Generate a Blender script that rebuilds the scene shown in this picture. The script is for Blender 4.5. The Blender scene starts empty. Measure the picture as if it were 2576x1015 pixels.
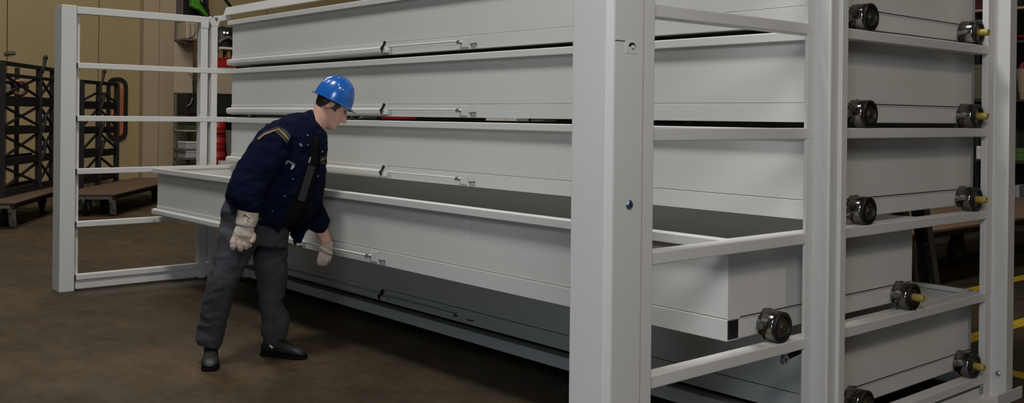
import bpy, bmesh, math, random
from mathutils import Vector, Matrix, noise
from mathutils.bvhtree import BVHTree
random.seed(7)
SC = bpy.context.scene
COL = SC.collection
PI = math.pi

# ------------------------------------------------------------------ camera
F, CX, CY = 2461.49, 1291.42, 298.71
RM = Matrix(((0.6548806524, -0.0092615212, 0.7556755622),
             (0.7556505902, -0.0066801851, -0.6549408833),
             (0.0111138015, 0.9999347976, 0.0026237500)))
CAM = Vector((8.281322, -2.518350, 1.455783))
cd = bpy.data.cameras.new('camera')
cam = bpy.data.objects.new('camera', cd)
COL.objects.link(cam)
cam.matrix_world = Matrix.Translation(CAM) @ RM.to_4x4()
cd.sensor_width = 36.0
cd.lens = F / 2576 * 36.0
cd.shift_x = -(CX - 1288) / 2576
cd.shift_y = (CY - 507.5) / 2576
cd.clip_start = 0.05
cd.clip_end = 200
SC.camera = cam
SC.view_settings.view_transform = 'Standard'
SC.view_settings.look = 'None'
SC.view_settings.gamma = 1.0
SC.view_settings.use_curve_mapping = False
SC.view_settings.exposure = -0.85


def sight(u, v):
    """direction of sight through a point of the photograph"""
    return RM @ Vector(((u - CX) / F, -(v - CY) / F, -1.0))


# ------------------------------------------------------------------ materials
def srgb(r, g, b):
    def c(x):
        x /= 255.0
        return x / 12.92 if x <= 0.04045 else ((x + 0.055) / 1.055) ** 2.4
    return (c(r), c(g), c(b), 1.0)


MATS = {}


def mat(name, col, rough=0.5, metal=0.0, noise_amt=0.0, noise_scale=8.0, spec=0.5, bump=0.0, bump_scale=60.0,
        coat=0.0, emit=None, sss=0.0, stretch=None):
    if name in MATS:
        return MATS[name]
    m = bpy.data.materials.new(name)
    m.use_nodes = True
    nt = m.node_tree
    b = nt.nodes['Principled BSDF']
    b.inputs['Roughness'].default_value = rough
    b.inputs['Metallic'].default_value = metal
    b.inputs['Specular IOR Level'].default_value = spec
    b.inputs['Coat Weight'].default_value = coat
    if len(col) == 3:
        col = (*col, 1.0)
    tc = nt.nodes.new('ShaderNodeTexCoord')
    mp = nt.nodes.new('ShaderNodeMapping')
    nt.links.new(tc.outputs['Object'], mp.inputs['Vector'])
    if stretch:
        mp.inputs['Scale'].default_value = stretch
    nz = nt.nodes.new('ShaderNodeTexNoise')
    nz.inputs['Scale'].default_value = noise_scale
    nz.inputs['Detail'].default_value = 6
    nt.links.new(mp.outputs['Vector'], nz.inputs['Vector'])
    cr = nt.nodes.new('ShaderNodeValToRGB')
    lo = tuple(max(0, c * (1 - noise_amt)) for c in col[:3]) + (1,)
    hi = tuple(min(1, c * (1 + noise_amt)) for c in col[:3]) + (1,)
    cr.color_ramp.elements[0].position = 0.3
    cr.color_ramp.elements[1].position = 0.7
    cr.color_ramp.elements[0].color = lo
    cr.color_ramp.elements[1].color = hi
    nt.links.new(nz.outputs['Fac'], cr.inputs['Fac'])
    nt.links.new(cr.outputs['Color'], b.inputs['Base Color'])
    if bump:
        n2 = nt.nodes.new('ShaderNodeTexNoise')
        n2.inputs['Scale'].default_value = bump_scale
        n2.inputs['Detail'].default_value = 4
        nt.links.new(tc.outputs['Object'], n2.inputs['Vector'])
        bp = nt.nodes.new('ShaderNodeBump')
        bp.inputs['Strength'].default_value = bump
        bp.inputs['Distance'].default_value = 0.01
        nt.links.new(n2.outputs['Fac'], bp.inputs['Height'])
        nt.links.new(bp.outputs['Normal'], b.inputs['Normal'])
    if emit:
        b.inputs['Emission Color'].default_value = (*emit[:3], 1)
        b.inputs['Emission Strength'].default_value = emit[3]
    if sss:
        b.inputs['Subsurface Weight'].default_value = sss
        b.inputs['Subsurface Radius'].default_value = (0.01, 0.004, 0.002)
    MATS[name] = m
    return m


WHITE = mat('white_paint', (0.60, 0.60, 0.575), 0.38, noise_amt=0.02, noise_scale=1.5)
WHITE2 = mat('white_panel_paint', (0.60, 0.60, 0.57), 0.34, noise_amt=0.02, noise_scale=1.2)
BLACK = mat('black_plastic', (0.006, 0.006, 0.006), 0.45)
BLACKM = mat('black_painted_steel', (0.008, 0.0075, 0.007), 0.6, noise_amt=0.2, noise_scale=4)
DARKCH = mat('dark_chrome', (0.20, 0.19, 0.17), 0.16, 1.0, noise_amt=0.25, noise_scale=30)
HUBM = mat('cast_hub_metal', (0.20, 0.18, 0.13), 0.35, 0.9, noise_amt=0.4, noise_scale=60)
BRASS = mat('yellow_peg_plastic', (0.36, 0.27, 0.06), 0.45)
ZINC = mat('galvanised_steel', (0.36, 0.37, 0.38), 0.35, 0.9, noise_amt=0.15, noise_scale=20)
NAVY = mat('navy_cloth', (0.0028, 0.0048, 0.0185), 0.9, noise_amt=0.2, noise_scale=14, spec=0.08, bump=0.25, bump_scale=260)
SHIRTM = mat('black_cloth', (0.004, 0.004, 0.0045), 0.9, spec=0.2, bump=0.1, bump_scale=200)
GREYST = mat('grey_stripe_cloth', (0.034, 0.034, 0.04), 0.85, spec=0.3)
PIPING = mat('yellow_piping', (0.30, 0.20, 0.04), 0.7)
TROUS = mat('charcoal_cloth', (0.046, 0.047, 0.053), 0.9, noise_amt=0.15, noise_scale=10, spec=0.25, bump=0.25, bump_scale=240)
SHOEM = mat('black_leather', (0.012, 0.013, 0.011), 0.55, noise_amt=0.3, noise_scale=20, bump=0.3, bump_scale=40)
SOLEM = mat('black_rubber', (0.003, 0.003, 0.003), 0.9, spec=0.15)
GLOVE = mat('cream_leather', (0.50, 0.43, 0.365), 0.85, noise_amt=0.16, noise_scale=28, spec=0.25, bump=0.3, bump_scale=70)
GLOVE2 = mat('worn_pink_leather', (0.42, 0.33, 0.285), 0.85, noise_amt=0.2, noise_scale=30, spec=0.25, bump=0.3, bump_scale=70)
SKIN = mat('skin', (0.54, 0.31, 0.24), 0.55, noise_amt=0.07, noise_scale=14, spec=0.35, sss=0.06)
LIPM = mat('lips', (0.34, 0.13, 0.11), 0.5)
HAIRM = mat('brown_hair', (0.030, 0.023, 0.017), 0.7, noise_amt=0.5, noise_scale=40, stretch=(1, 1, 6))
EYEM = mat('eye_shaded', (0.075, 0.06, 0.052), 0.35)  # eyeball colour darkened for the shaded slit under the lid
IRISM = mat('eye_iris', (0.02, 0.015, 0.012), 0.2)
HELM = mat('blue_helmet_plastic', (0.008, 0.105, 0.40), 0.22, coat=0.4)
SNAPM = mat('steel_snap', (0.6, 0.6, 0.6), 0.25, 0.9)
REDM = mat('red_paint', (0.30, 0.012, 0.010), 0.45, noise_amt=0.2, noise_scale=5)
GREENM = mat('green_paint', (0.045, 0.22, 0.012), 0.4)
DGREEN = mat('dark_green_paint', (0.035, 0.06, 0.012), 0.6)
OLIVE = mat('olive_panel_paint', (0.10, 0.095, 0.06), 0.6)
BEIGE = mat('beige_paint', (0.36, 0.295, 0.22), 0.6, noise_amt=0.06, noise_scale=2)
WOOD = mat('pallet_wood', (0.23, 0.13, 0.06), 0.8, noise_amt=0.3, noise_scale=12, stretch=(1, 1, 6))
BOARD = mat('brown_platform_board', (0.07, 0.038, 0.022), 0.7, noise_amt=0.15, noise_scale=5)
BOARD2 = mat('tan_platform_board', (0.17, 0.105, 0.065), 0.7, noise_amt=0.15, noise_scale=5)
GREYM = mat('grey_painted_steel', (0.115, 0.105, 0.095), 0.6, noise_amt=0.1, noise_scale=3)
CLEG = mat('cart_leg_paint', (0.12, 0.115, 0.09), 0.55)
OFFW = mat('white_cardboard', (0.62, 0.60, 0.58), 0.7)
LGREY = mat('light_grey_plastic', (0.34, 0.35, 0.36), 0.6, noise_amt=0.12, noise_scale=20)
BLUEM = mat('blue_plastic', (0.03, 0.10, 0.26), 0.5)
DBLUE = mat('dark_blue_paint', (0.008, 0.016, 0.04), 0.5)
YELLOW = mat('yellow_floor_paint', (0.42, 0.27, 0.01), 0.55, noise_amt=0.18, noise_scale=9)
PINK = mat('pink_rag', (0.25, 0.05, 0.10), 0.9)
ORANGE = mat('orange_curtain', (0.55, 0.20, 0.10), 0.7, noise_amt=0.25, noise_scale=3)
CREAMP = mat('cream_board', (0.50, 0.40, 0.22), 0.7, noise_amt=0.15, noise_scale=3)
YELP = mat('yellow_sign', (0.50, 0.42, 0.04), 0.6)
DARKRED = mat('dark_red_fabric', (0.05, 0.004, 0.006), 0.8)
TAN = mat('tan_beam', (0.33, 0.25, 0.17), 0.6)


def floor_material():
    m = bpy.data.materials.new('brown_concrete')
    m.use_nodes = True
    nt = m.node_tree
    b = nt.nodes['Principled BSDF']
    tc = nt.nodes.new('ShaderNodeTexCoord')

    def nz(scale, detail, rough=0.55, mapscale=None, rot=0):
        n = nt.nodes.new('ShaderNodeTexNoise')
        n.inputs['Scale'].default_value = scale
        n.inputs['Detail'].default_value = detail
        n.inputs['Roughness'].default_value = rough
        mp = nt.nodes.new('ShaderNodeMapping')
        if mapscale:
            mp.inputs['Scale'].default_value = mapscale
        mp.inputs['Rotation'].default_value = (0, 0, rot)
        nt.links.new(tc.outputs['Object'], mp.inputs['Vector'])
        nt.links.new(mp.outputs['Vector'], n.inputs['Vector'])
        return n.outputs['Fac']

    def ramp(fac, stops):
        r = nt.nodes.new('ShaderNodeValToRGB')
        el = r.color_ramp.elements
        while len(el) < len(stops):
            el.new(0.5)
        for e, (p, c) in zip(el, stops):
            e.position = p
            e.color = c
        nt.links.new(fac, r.inputs['Fac'])
        return r.outputs['Color']

    def mix(kind, f, a, c):
        x = nt.nodes.new('ShaderNodeMix')
        x.data_type = 'RGBA'
        x.blend_type = kind
        if isinstance(f, float):
            x.inputs['Factor'].default_value = f
        else:
            nt.links.new(f, x.inputs['Factor'])
        nt.links.new(a, x.inputs['A'])
        nt.links.new(c, x.inputs['B'])
        return x.outputs['Result']
    base = ramp(nz(0.55, 5), [(0.30, (0.033, 0.026, 0.0165, 1)), (0.52, (0.050, 0.0365, 0.0215, 1)), (0.72, (0.072, 0.047, 0.025, 1))])
    spots = ramp(nz(3.2, 12, 0.78, (1, 1.8, 1), 0.9), [(0.32, (0.50, 0.52, 0.52, 1)), (0.5, (1, 1, 1, 1)), (0.68, (1.45, 1.28, 1.10, 1))])
    fine = ramp(nz(24, 8, 0.75), [(0.35, (0.78, 0.78, 0.78, 1)), (0.65, (1.14, 1.12, 1.1, 1))])
    streak = ramp(nz(1.0, 6, 0.6, (0.9, 7.0, 1), 0.5), [(0.35, (0.80, 0.80, 0.80, 1)), (0.65, (1.12, 1.10, 1.06, 1))])
    c = mix('MULTIPLY', 0.85, base, spots)
    c = mix('MULTIPLY', 0.8, c, fine)
    c = mix('MULTIPLY', 0.7, c, streak)
    nt.links.new(c, b.inputs['Base Color'])
    rr = ramp(nz(3.0, 5), [(0.3, (0.42, 0.42, 0.42, 1)), (0.7, (0.75, 0.75, 0.75, 1))])
    nt.links.new(rr, b.inputs['Roughness'])
    b.inputs['Specular IOR Level'].default_value = 0.2
    bp = nt.nodes.new('ShaderNodeBump')
    bp.inputs['Strength'].default_value = 0.25
    bp.inputs['Distance'].default_value = 0.01
    nt.links.new(nz(22, 6), bp.inputs['Height'])
    nt.links.new(bp.outputs['Normal'], b.inputs['Normal'])
    return m


# ------------------------------------------------------------------ mesh helpers
WM = {}


def world_of(o):
    return WM.get(o.name, Matrix.Identity(4))


class MB:
    """collects shapes given in world metres, links them as ONE mesh object"""

    def __init__(self):
        self.v = []
        self.f = []
        self.mi = []

    def add(self, vs, fs, mi=0):
        n = len(self.v)
        self.v += [Vector(p) for p in vs]
        self.f += [tuple(n + i for i in f) for f in fs]
        self.mi += [mi] * len(fs)
        return self

    def box(self, x0, x1, y0, y1, z0, z1, M=None, mi=0):
        x0, x1 = min(x0, x1), max(x0, x1)
        y0, y1 = min(y0, y1), max(y0, y1)
        z0, z1 = min(z0, z1), max(z0, z1)
        vs = [Vector(p) for p in ((x0, y0, z0), (x1, y0, z0), (x1, y1, z0), (x0, y1, z0),
                                  (x0, y0, z1), (x1, y0, z1), (x1, y1, z1), (x0, y1, z1))]
        if M:
            vs = [M @ p for p in vs]
        return self.add(vs, [(3, 2, 1, 0), (4, 5, 6, 7), (0, 1, 5, 4), (1, 2, 6, 5), (2, 3, 7, 6), (3, 0, 4, 7)], mi)

    def prism(self, poly, axis, a, b, M=None, mi=0):
        """poly in the two other axes (in x,y,z order), extruded along axis from a to b"""
        def p3(p, t):
            if axis == 'x':
                return Vector((t, p[0], p[1]))
            if axis == 'y':
                return Vector((p[0], t, p[1]))
            return Vector((p[0], p[1], t))
        n = len(poly)
        vs = [p3(p, a) for p in poly] + [p3(p, b) for p in poly]
        if M:
            vs = [M @ p for p in vs]
        fs = [tuple(range(n))[::-1], tuple(range(n, 2 * n))]
        fs += [(i, (i + 1) % n, n + (i + 1) % n, n + i) for i in range(n)]
        return self.add(vs, fs, mi)

    def bar(self, p, q, w, h=None, up=(0, 0, 1), mi=0):
        p, q = Vector(p), Vector(q)
        h = w if h is None else h
        d = (q - p).normalized()
        s = d.cross(Vector(up))
        if s.length < 1e-4:
            s = d.cross(Vector((1, 0, 0)))
        s.normalize()
        t = s.cross(d)
        vs = []
        for c in (p, q):
            for a, b in ((-1, -1), (1, -1), (1, 1), (-1, 1)):
                vs.append(c + s * a * w / 2 + t * b * h / 2)
        return self.add(vs, [(3, 2, 1, 0), (4, 5, 6, 7), (0, 1, 5, 4), (1, 2, 6, 5), (2, 3, 7, 6), (3, 0, 4, 7)], mi)

    def tube(self, pts, r, seg=12, mi=0):
        pts = [Vector(p) for p in pts]
        rs = r if isinstance(r, (list, tuple)) else [r] * len(pts)
        rings = []
        d0 = (pts[1] - pts[0]).normalized()
        ref = Vector((0, 0, 1)) if abs(d0.z) < 0.9 else Vector((1, 0, 0))
        for i, p in enumerate(pts):
            d = (pts[min(i + 1, len(pts) - 1)] - pts[max(i - 1, 0)]).normalized()
            s = d.cross(ref).normalized()
            t = s.cross(d)
            rings.append([p + (s * math.cos(2 * PI * k / seg) + t * math.sin(2 * PI * k / seg)) * rs[i] for k in range(seg)])
        return self.loft(rings, mi)

    def loft(self, rings, mi=0, caps=True):
        n = len(rings[0])
        base = len(self.v)
        vs = [p for r in rings for p in r]
        fs = []
        for i in range(len(rings) - 1):
            for k in range(n):
                a, b = i * n + k, i * n + (k + 1) % n
                fs.append((a, b, b + n, a + n))
        if caps:
            c0 = sum(rings[0], Vector()) / n
            c1 = sum(rings[-1], Vector()) / n
            vs = vs + [c0, c1]
            i0, i1 = len(vs) - 2, len(vs) - 1
            L = (len(rings) - 1) * n
            fs += [((k + 1) % n, k, i0) for k in range(n)]
            fs += [(L + k, L + (k + 1) % n, i1) for k in range(n)]
        return self.add(vs, fs, mi)

    def lathe(self, prof, origin, axis, seg=28, mi=0):
        """prof: (radius, distance along axis); closed with caps"""
        o = Vector(origin)
        ax = Vector(axis).normalized()
        ref = Vector((0, 0, 1)) if abs(ax.z) < 0.9 else Vector((1, 0, 0))
        s = ax.cross(ref).normalized()
        t = s.cross(ax)
        rings = [[o + ax * h + (s * math.cos(2 * PI * k / seg) + t * math.sin(2 * PI * k / seg)) * max(r, 1e-4)
                  for k in range(seg)] for r, h in prof]
        return self.loft(rings, mi)

    def build(self, name, m, parent=None, bevel=0.0, smooth=False, M=None, world_M=None):
        me = bpy.data.meshes.new(name)
        inv = world_of(parent).inverted() if parent else (world_M.inverted() if world_M else Matrix.Identity(4))
        me.from_pydata([inv @ p for p in self.v], [], self.f)
        ms = m if isinstance(m, (list, tuple)) else [m]
        for x in ms:
            me.materials.append(x)
        for p, i in zip(me.polygons, self.mi):
            p.material_index = i
        bm = bmesh.new()
        bm.from_mesh(me)
        bmesh.ops.recalc_face_normals(bm, faces=bm.faces)
        bm.to_mesh(me)
        bm.free()
        if smooth:
            me.polygons.foreach_set('use_smooth', [True] * len(me.polygons))
            if smooth != 'all':
                me.set_sharp_from_angle(angle=math.radians(38))
        o = bpy.data.objects.new(name, me)
        COL.objects.link(o)
        if parent:
            o.parent = parent
            WM[o.name] = world_of(parent)
        elif world_M:
            o.matrix_world = world_M
            WM[o.name] = world_M
        if bevel:
            bv = o.modifiers.new('edge', 'BEVEL')
            bv.width = bevel
            bv.segments = 2
            bv.limit_method = 'ANGLE'
            bv.angle_limit = math.radians(40)
            bv.harden_normals = False
        return o


def tag(o, label=None, cat=None, group=None, kind=None):
    if label:
        o['label'] = label
    if cat:
        o['category'] = cat
    if group:
        o['group'] = group
    if kind:
        o['kind'] = kind
    return o


def thing(name, label, cat, loc, rz=0.0, group=None):
    o = bpy.data.objects.new(name, None)
    COL.objects.link(o)
    o.location = loc
    o.rotation_euler = (0, 0, rz)
    o.empty_display_size = 0.1
    WM[o.name] = Matrix.Translation(Vector(loc)) @ Matrix.Rotation(rz, 4, 'Z')
    return tag(o, label, cat, group)


def children(o):
    return [c for c in bpy.data.objects if c.parent == o]


def copy_tree(o, parent=None):
    kids = children(o)
    c = o.copy()
    COL.objects.link(c)
    if parent:
        c.parent = parent
        WM[c.name] = world_of(parent)
    for k in kids:
        copy_tree(k, c)
    return c


def lerp(a, b, t):
    return a + (b - a) * t


def catmull(seq, sub=4):
    """smooth interpolation through a list of equal-length numeric tuples"""
    out = []
    n = len(seq)
    for i in range(n - 1):
        p0, p1, p2, p3 = seq[max(i - 1, 0)], seq[i], seq[i + 1], seq[min(i + 2, n - 1)]
        for s in range(sub):
            t = s / sub
            out.append(tuple(0.5 * ((2 * b) + (-a + c) * t + (2 * a - 5 * b + 4 * c - d) * t * t + (-a + 3 * b - 3 * c + d) * t ** 3)
                             for a, b, c, d in zip(p0, p1, p2, p3)))
    out.append(tuple(seq[-1]))
    return out


def remesh(o, voxel, iters=4, fac=0.5):
    r = o.modifiers.new('r', 'REMESH')
    r.mode = 'VOXEL'
    r.voxel_size = voxel
    s = o.modifiers.new('s', 'SMOOTH')
    s.factor = fac
    s.iterations = iters
    bake(o)


def bake(o):
    dg = bpy.context.evaluated_depsgraph_get()
    dg.update()
    me = bpy.data.meshes.new_from_object(o.evaluated_get(dg))
    mats = list(o.data.materials)
    o.modifiers.clear()
    o.data = me
    if not me.materials:
        for x in mats:
            me.materials.append(x)
    me.polygons.foreach_set('use_smooth', [True] * len(me.polygons))


# ------------------------------------------------------------------ setting: floor and walls
W = 6.047
fl = MB().add([(-30, -16, 0), (30, -16, 0), (30, 34, 0), (-30, 34, 0)], [(0, 1, 2, 3)]).build('floor', floor_material())
tag(fl, 'worn brown concrete hall floor', 'floor', kind='structure')

WALLM = mat('cream_wall_panels', (0.32, 0.25, 0.132), 0.7, noise_amt=0.05, noise_scale=0.8)
PILM = mat('pale_pilaster_plaster', (0.37, 0.29, 0.20), 0.7, noise_amt=0.06, noise_scale=1.5)
GAPM = mat('panel_joint', (0.045, 0.033, 0.02), 0.8)
# wall made of upright panels with open joints in between (dark backing behind)
mb = MB()
ys = [-16, -9, -4.6, -1.0, 2.60, 4.36, 8.2, 12.5, 17, 25, 34]
for a, b in zip(ys[:-1], ys[1:]):
    mb.box(-13.08, -13.0, a + 0.008, b - 0.008, 0, 9.0)
mb.box(-13.2, -13.09, -16, 34, 0, 9.0, mi=1)
wl = mb.build('wall_left', [WALLM, GAPM])
tag(wl, 'cream panelled hall wall behind the black frames', 'wall', kind='structure')
DWALL = mat('dark_hall_cladding', (0.018, 0.019, 0.014), 0.8, noise_amt=0.3, noise_scale=0.4)
mb = MB().box(-13.0, 30, 24.0, 24.2, 0, 9.0)
tag(mb.build('wall_back', DWALL), 'dark far wall of the hall', 'wall', kind='structure')
# two pilasters (a boxed column pair)
mb = MB().box(-13.0, -12.75, 5.213, 5.545, 0, 9.0).box(-13.0, -12.80, 5.556, 6.06, 0, 9.0)
tag(mb.build('trim_pilaster', PILM, bevel=0.006), 'pale boxed pilaster on the cream wall', 'pilaster', kind='structure')
mb = MB().box(-12.9, -12.5, 5.93, 6.09, 0, 9.0)
tag(mb.build('trim_column', GREYM), 'dark grey steel column beside the pale pilaster', 'column', kind='structure')


def rounded(y0, y1, z0, z1, r, n=8):
    pts = []
    for cy, cz, a0 in ((y1 - r, z0 + r, -90), (y1 - r, z1 - r, 0), (y0 + r, z1 - r, 90), (y0 + r, z0 + r, 180)):
        for k in range(n + 1):
            a = math.radians(a0 + 90 * k / n)
            pts.append((cy + r * math.cos(a), cz + r * math.sin(a)))
    return pts


# rounded window in the door panel
WY0, WY1, WZ0, WZ1 = 4.52, 4.955, 0.846, 2.186
out = rounded(WY0, WY1, WZ0, WZ1, 0.19)
inn = rounded(WY0 + 0.075, WY1 - 0.075, WZ0 + 0.075, WZ1 - 0.075, 0.125)
n = len(out)
mb = MB()
vs = [(-12.99, *p) for p in out] + [(-12.94, *p) for p in out] + [(-12.94, *p) for p in inn] + [(-12.99, *p) for p in inn]
fs = []
for i in range(n):
    j = (i + 1) % n
    for a, b in ((0, 1), (1, 2), (2, 3), (3, 0)):
        fs.append((a * n + i, a * n + j, b * n + j, b * n + i))
mb.add(vs, fs)
wroot = thing('window_1', 'tall round-ended window with thick black rubber frame in cream wall', 'window', (-12.97, 4.74, 0.846))
wroot['kind'] = 'structure'
CREAMW = mat('window_cream', (0.55, 0.37, 0.17), 0.7, noise_amt=0.2, noise_scale=3)
mb.build('window_frame', BLACK, wroot, smooth=True)
MB().prism(inn, 'x', -12.995, -12.985).build('window_backing', CREAMW, wroot)
mb = MB().prism([(4.60, 0.935), (4.88, 0.935), (4.88, 1.95), (4.79, 1.99), (4.74, 1.93), (4.68, 1.70), (4.66, 1.40), (4.60, 1.30)], 'x', -12.984, -12.975)
mb.build('orange_curtain', ORANGE, wroot)
MB().box(-12.974, -12.968, 4.72, 4.79, 1.52, 1.74).build('yellow_sign', YELP, wroot)
gl = bpy.data.materials.new('window_glass')
gl.use_nodes = True
g = gl.node_tree.nodes['Principled BSDF']
g.inputs['Transmission Weight'].default_value = 1.0
g.inputs['Roughness'].default_value = 0.02
g.inputs['IOR'].default_value = 1.1
MB().prism(inn, 'x', -12.955, -12.951).build('pane', gl, wroot)
# small door bolt
mb = MB().box(-13.0, -12.96, 2.60, 2.75, 2.585, 2.64).box(-12.97, -12.945, 2.54, 2.66, 2.575, 2.61)
mb.build('door_bolt', GREYM, wl)

# yellow floor lines
def line(name, x0, x1, y0, y1, lab):
    o = MB().box(x0, x1, y0, y1, 0.0005, 0.004).build(name, YELLOW)
    tag(o, lab, 'floor marking', kind='structure')


line('trim_1', 4.455, 4.575, 3.9, 14, 'far yellow line painted on the floor behind the rack')
line('trim_2', 5.295, 5.415, 3.43, 14, 'yellow line painted on the floor just behind the rack')
line('trim_3', 5.295, 9.5, 3.30, 3.43, 'yellow line painted across the floor at the rack corner')

# ------------------------------------------------------------------ the storage rack
rack = thing('storage_rack', 'large white steel pull-out rack with guide frames standing on the floor', 'rack', (3.02, 1.4, 0))
RT = [0.131 + 0.4295 * i for i in range(5)]            # tops of the five drawer rails, lowest first
RH = 0.045


def post(name, poly, z0, z1, bev=0.004):
    return MB().prism(poly, 'z', z0, z1).build(name, WHITE, rack, bevel=bev)


# front posts
ZT = 2.31
fpr = post('front_post', [(5.879, -0.170), (5.891, -0.182), (6.047, -0.182), (6.067, -0.162), (6.067, -0.020), (6.060, -0.014),
                          (6.060, 0.047), (5.985, 0.047), (5.985, -0.01), (5.879, -0.01)], 0, ZT)
fpl = post('front_post', [(0.0, -0.129), (0.0, -0.013), (-0.10, -0.013), (-0.10, 0.026), (-0.2, 0.026), (-0.2, -0.118),
                          (-0.189, -0.129)], 0, ZT)
post('edge_profile', [(-0.075, -0.012), (-0.055, -0.012), (-0.055, 0.030), (-0.075, 0.030)], 0, ZT - 0.03)
# corner posts (pairs)
MB().box(6.032, 6.046, 1.006, 1.056, 0, 2.31).build('edge_profile', WHITE, rack, bevel=0.002)
post('corner_post', [(6.022, 1.056), (6.114, 1.056), (6.120, 1.062), (6.120, 1.122), (6.134, 1.122), (6.134, 1.168), (6.022, 1.168)], 0, 2.42, 0.003)
post('corner_post', [(-0.085, 1.029), (-0.004, 1.029), (-0.004, 1.094), (-0.085, 1.094)], 0, 2.25)
post('corner_post', [(-0.085, 1.127), (-0.004, 1.127), (-0.004, 1.182), (-0.085, 1.182)], 0, 2.27)
# rear posts
post('rear_post', [(6.012, 2.69), (6.045, 2.69), (6.045, 2.765), (6.124, 2.765), (6.124, 2.85), (6.012, 2.85)], 0, 2.42)
post('rear_post', [(-0.15, 2.69), (-0.01, 2.69), (-0.01, 2.86), (-0.15, 2.86)], 0, 2.42)
# rails
for i, t in enumerate(RT):
    MB().box(-0.066, 0.0, 0.0, 2.695, t - RH, t).build('rail', WHITE, rack, bevel=0.004)
    MB().box(5.981, W, 0.02, 2.695, t - RH, t).build('rail', WHITE, rack, bevel=0.004)
    MB().box(-0.06, -0.004, -0.012, -0.002, t - RH + 0.002, t - 0.002).build('rail_end_cap', BLACK, rack)
MB().box(-0.066, 0.0, -0.01, 1.03, 2.245, 2.303).build('top_rail', WHITE, rack, bevel=0.004)
MB().box(5.981, W, 0.02, 1.15, 2.245, 2.303).build('top_rail', WHITE, rack, bevel=0.004)
# sills
MB().box(-0.060, -0.014, 0.0, 2.75, 0.012, 0.088).build('sill', WHITE, rack, bevel=0.004)
MB().box(6.0, 6.03, 0.02, 1.06, 0.012, 0.088).build('sill', WHITE, rack, bevel=0.004)
MB().box(5.95, 6.035, 1.17, 2.9, 0.0, 0.065).box(6.03, 6.15, 1.17, 2.9, 0.0, 0.012).box(6.138, 6.15, 1.17, 2.9, 0.0, 0.03).build(
    'sill', WHITE, rack, bevel=0.003)
MB().box(6.145, 6.152, 2.60, 2.9, 0.0, 0.06).build('sill_lip', WHITE, rack)
# cross beams
MB().box(-0.02, 5.97, 1.275, 1.36, 0.043, 0.112).build('base_beam', WHITE, rack, bevel=0.004)
MB().box(-0.02, 5.97, 2.78, 2.85, 0.03, 0.10).build('base_beam', WHITE, rack, bevel=0.004)
MB().box(-0.02, 5.97, 2.80, 2.86, 2.33, 2.40).build('top_beam', WHITE, rack, bevel=0.004)
# front top beam: sloping face with a return lip
MB().prism([(1.245, 2.325), (1.275, 2.402), (1.42, 2.402), (1.42, 2.385), (1.29, 2.385), (1.27, 2.325)], 'x', -0.045, 6.06).build(
    'top_beam', WHITE, rack, bevel=0.003)
# gussets on the left corner
MB().prism([(0.985, 2.300), (1.13, 2.300), (1.10, 2.275), (1.094, 2.20), (1.029, 2.20), (1.025, 2.245)], 'x', -0.085, 0.002).build(
    'gusset', WHITE, rack, bevel=0.002)
MB().prism([(1.10, 2.27), (1.13, 2.31), (1.30, 2.335), (1.30, 2.295), (1.20, 2.27), (1.182, 2.22), (1.127, 2.22)], 'x', -0.082, -0.002).build(
    'gusset', WHITE, rack, bevel=0.002)
for y, z in ((1.125, 2.318), (1.165, 2.289)):
    MB().lathe([(0.013, 0), (0.013, 0.008), (0.008, 0.011)], (-0.002, y, z), (1, 0, 0), 14).build('bolt', GREYM, rack, smooth=True)
# hook slot plate and bolt on the right front post
MB().box(6.062, 6.0685, -0.112, -0.05, 1.668, 1.712).build('slot_plate', WHITE2, rack, bevel=0.003)
MB().prism([(-0.093 + 0.017 * math.cos(a * PI / 8) + 0.014, 1.692 + 0.014 * math.sin(a * PI / 8)) for a in range(9)], 'x', 6.066, 6.0695).build(
    'slot_hole', BLACK, rack)
MB().lathe([(0.006, 0), (0.006, 0.008)], (6.068, -0.079, 1.692), (1, 0, 0), 12).build('slot_pin', WHITE2, rack, smooth=True)
MB().box(6.064, 6.068, -0.160, -0.112, 1.707, 1.711).build('slot_edge', GREYM, rack)
MB().lathe([(0.017, 0), (0.017, 0.004), (0.012, 0.010), (0.006, 0.010)], (6.065, -0.084, 1.164), (1, 0, 0), 6).build(
    'bolt', mat('blued_bolt', (0.10, 0.14, 0.19), 0.35, 0.7), rack)
MB().lathe([(0.014, 0), (0.014, 0.008), (0.006, 0.012)], (6.085, 2.766, 0.135), (0, -1, 0.1), 8).build('bolt', ZINC, rack)
MB().box(6.00, 6.045, 2.655, 2.685, 0.035, 0.085).build('bracket', ZINC, rack, bevel=0.003)
# grab lever under the fourth rail by the right corner
mb = MB().tube([(6.0, 1.10, 0.498), (6.0, 0.95, 0.480)], 0.011, 10)
lever = mb.build('latch_lever', BLACKM, rack, smooth=True)
MB().lathe([(0.010, -0.008), (0.020, -0.008), (0.020, 0.008), (0.010, 0.008), (0.010, -0.008)], (6.005, 0.928, 0.476), (1, 0, 0), 16).build(
    'latch_ring', ZINC, lever, smooth=True)

# ------------------------------------------------------------------ drawers
YF, YB, XL, XR = 1.276, 2.745, 0.09, 5.95
Z0 = RT[0] + 0.0225


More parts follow.
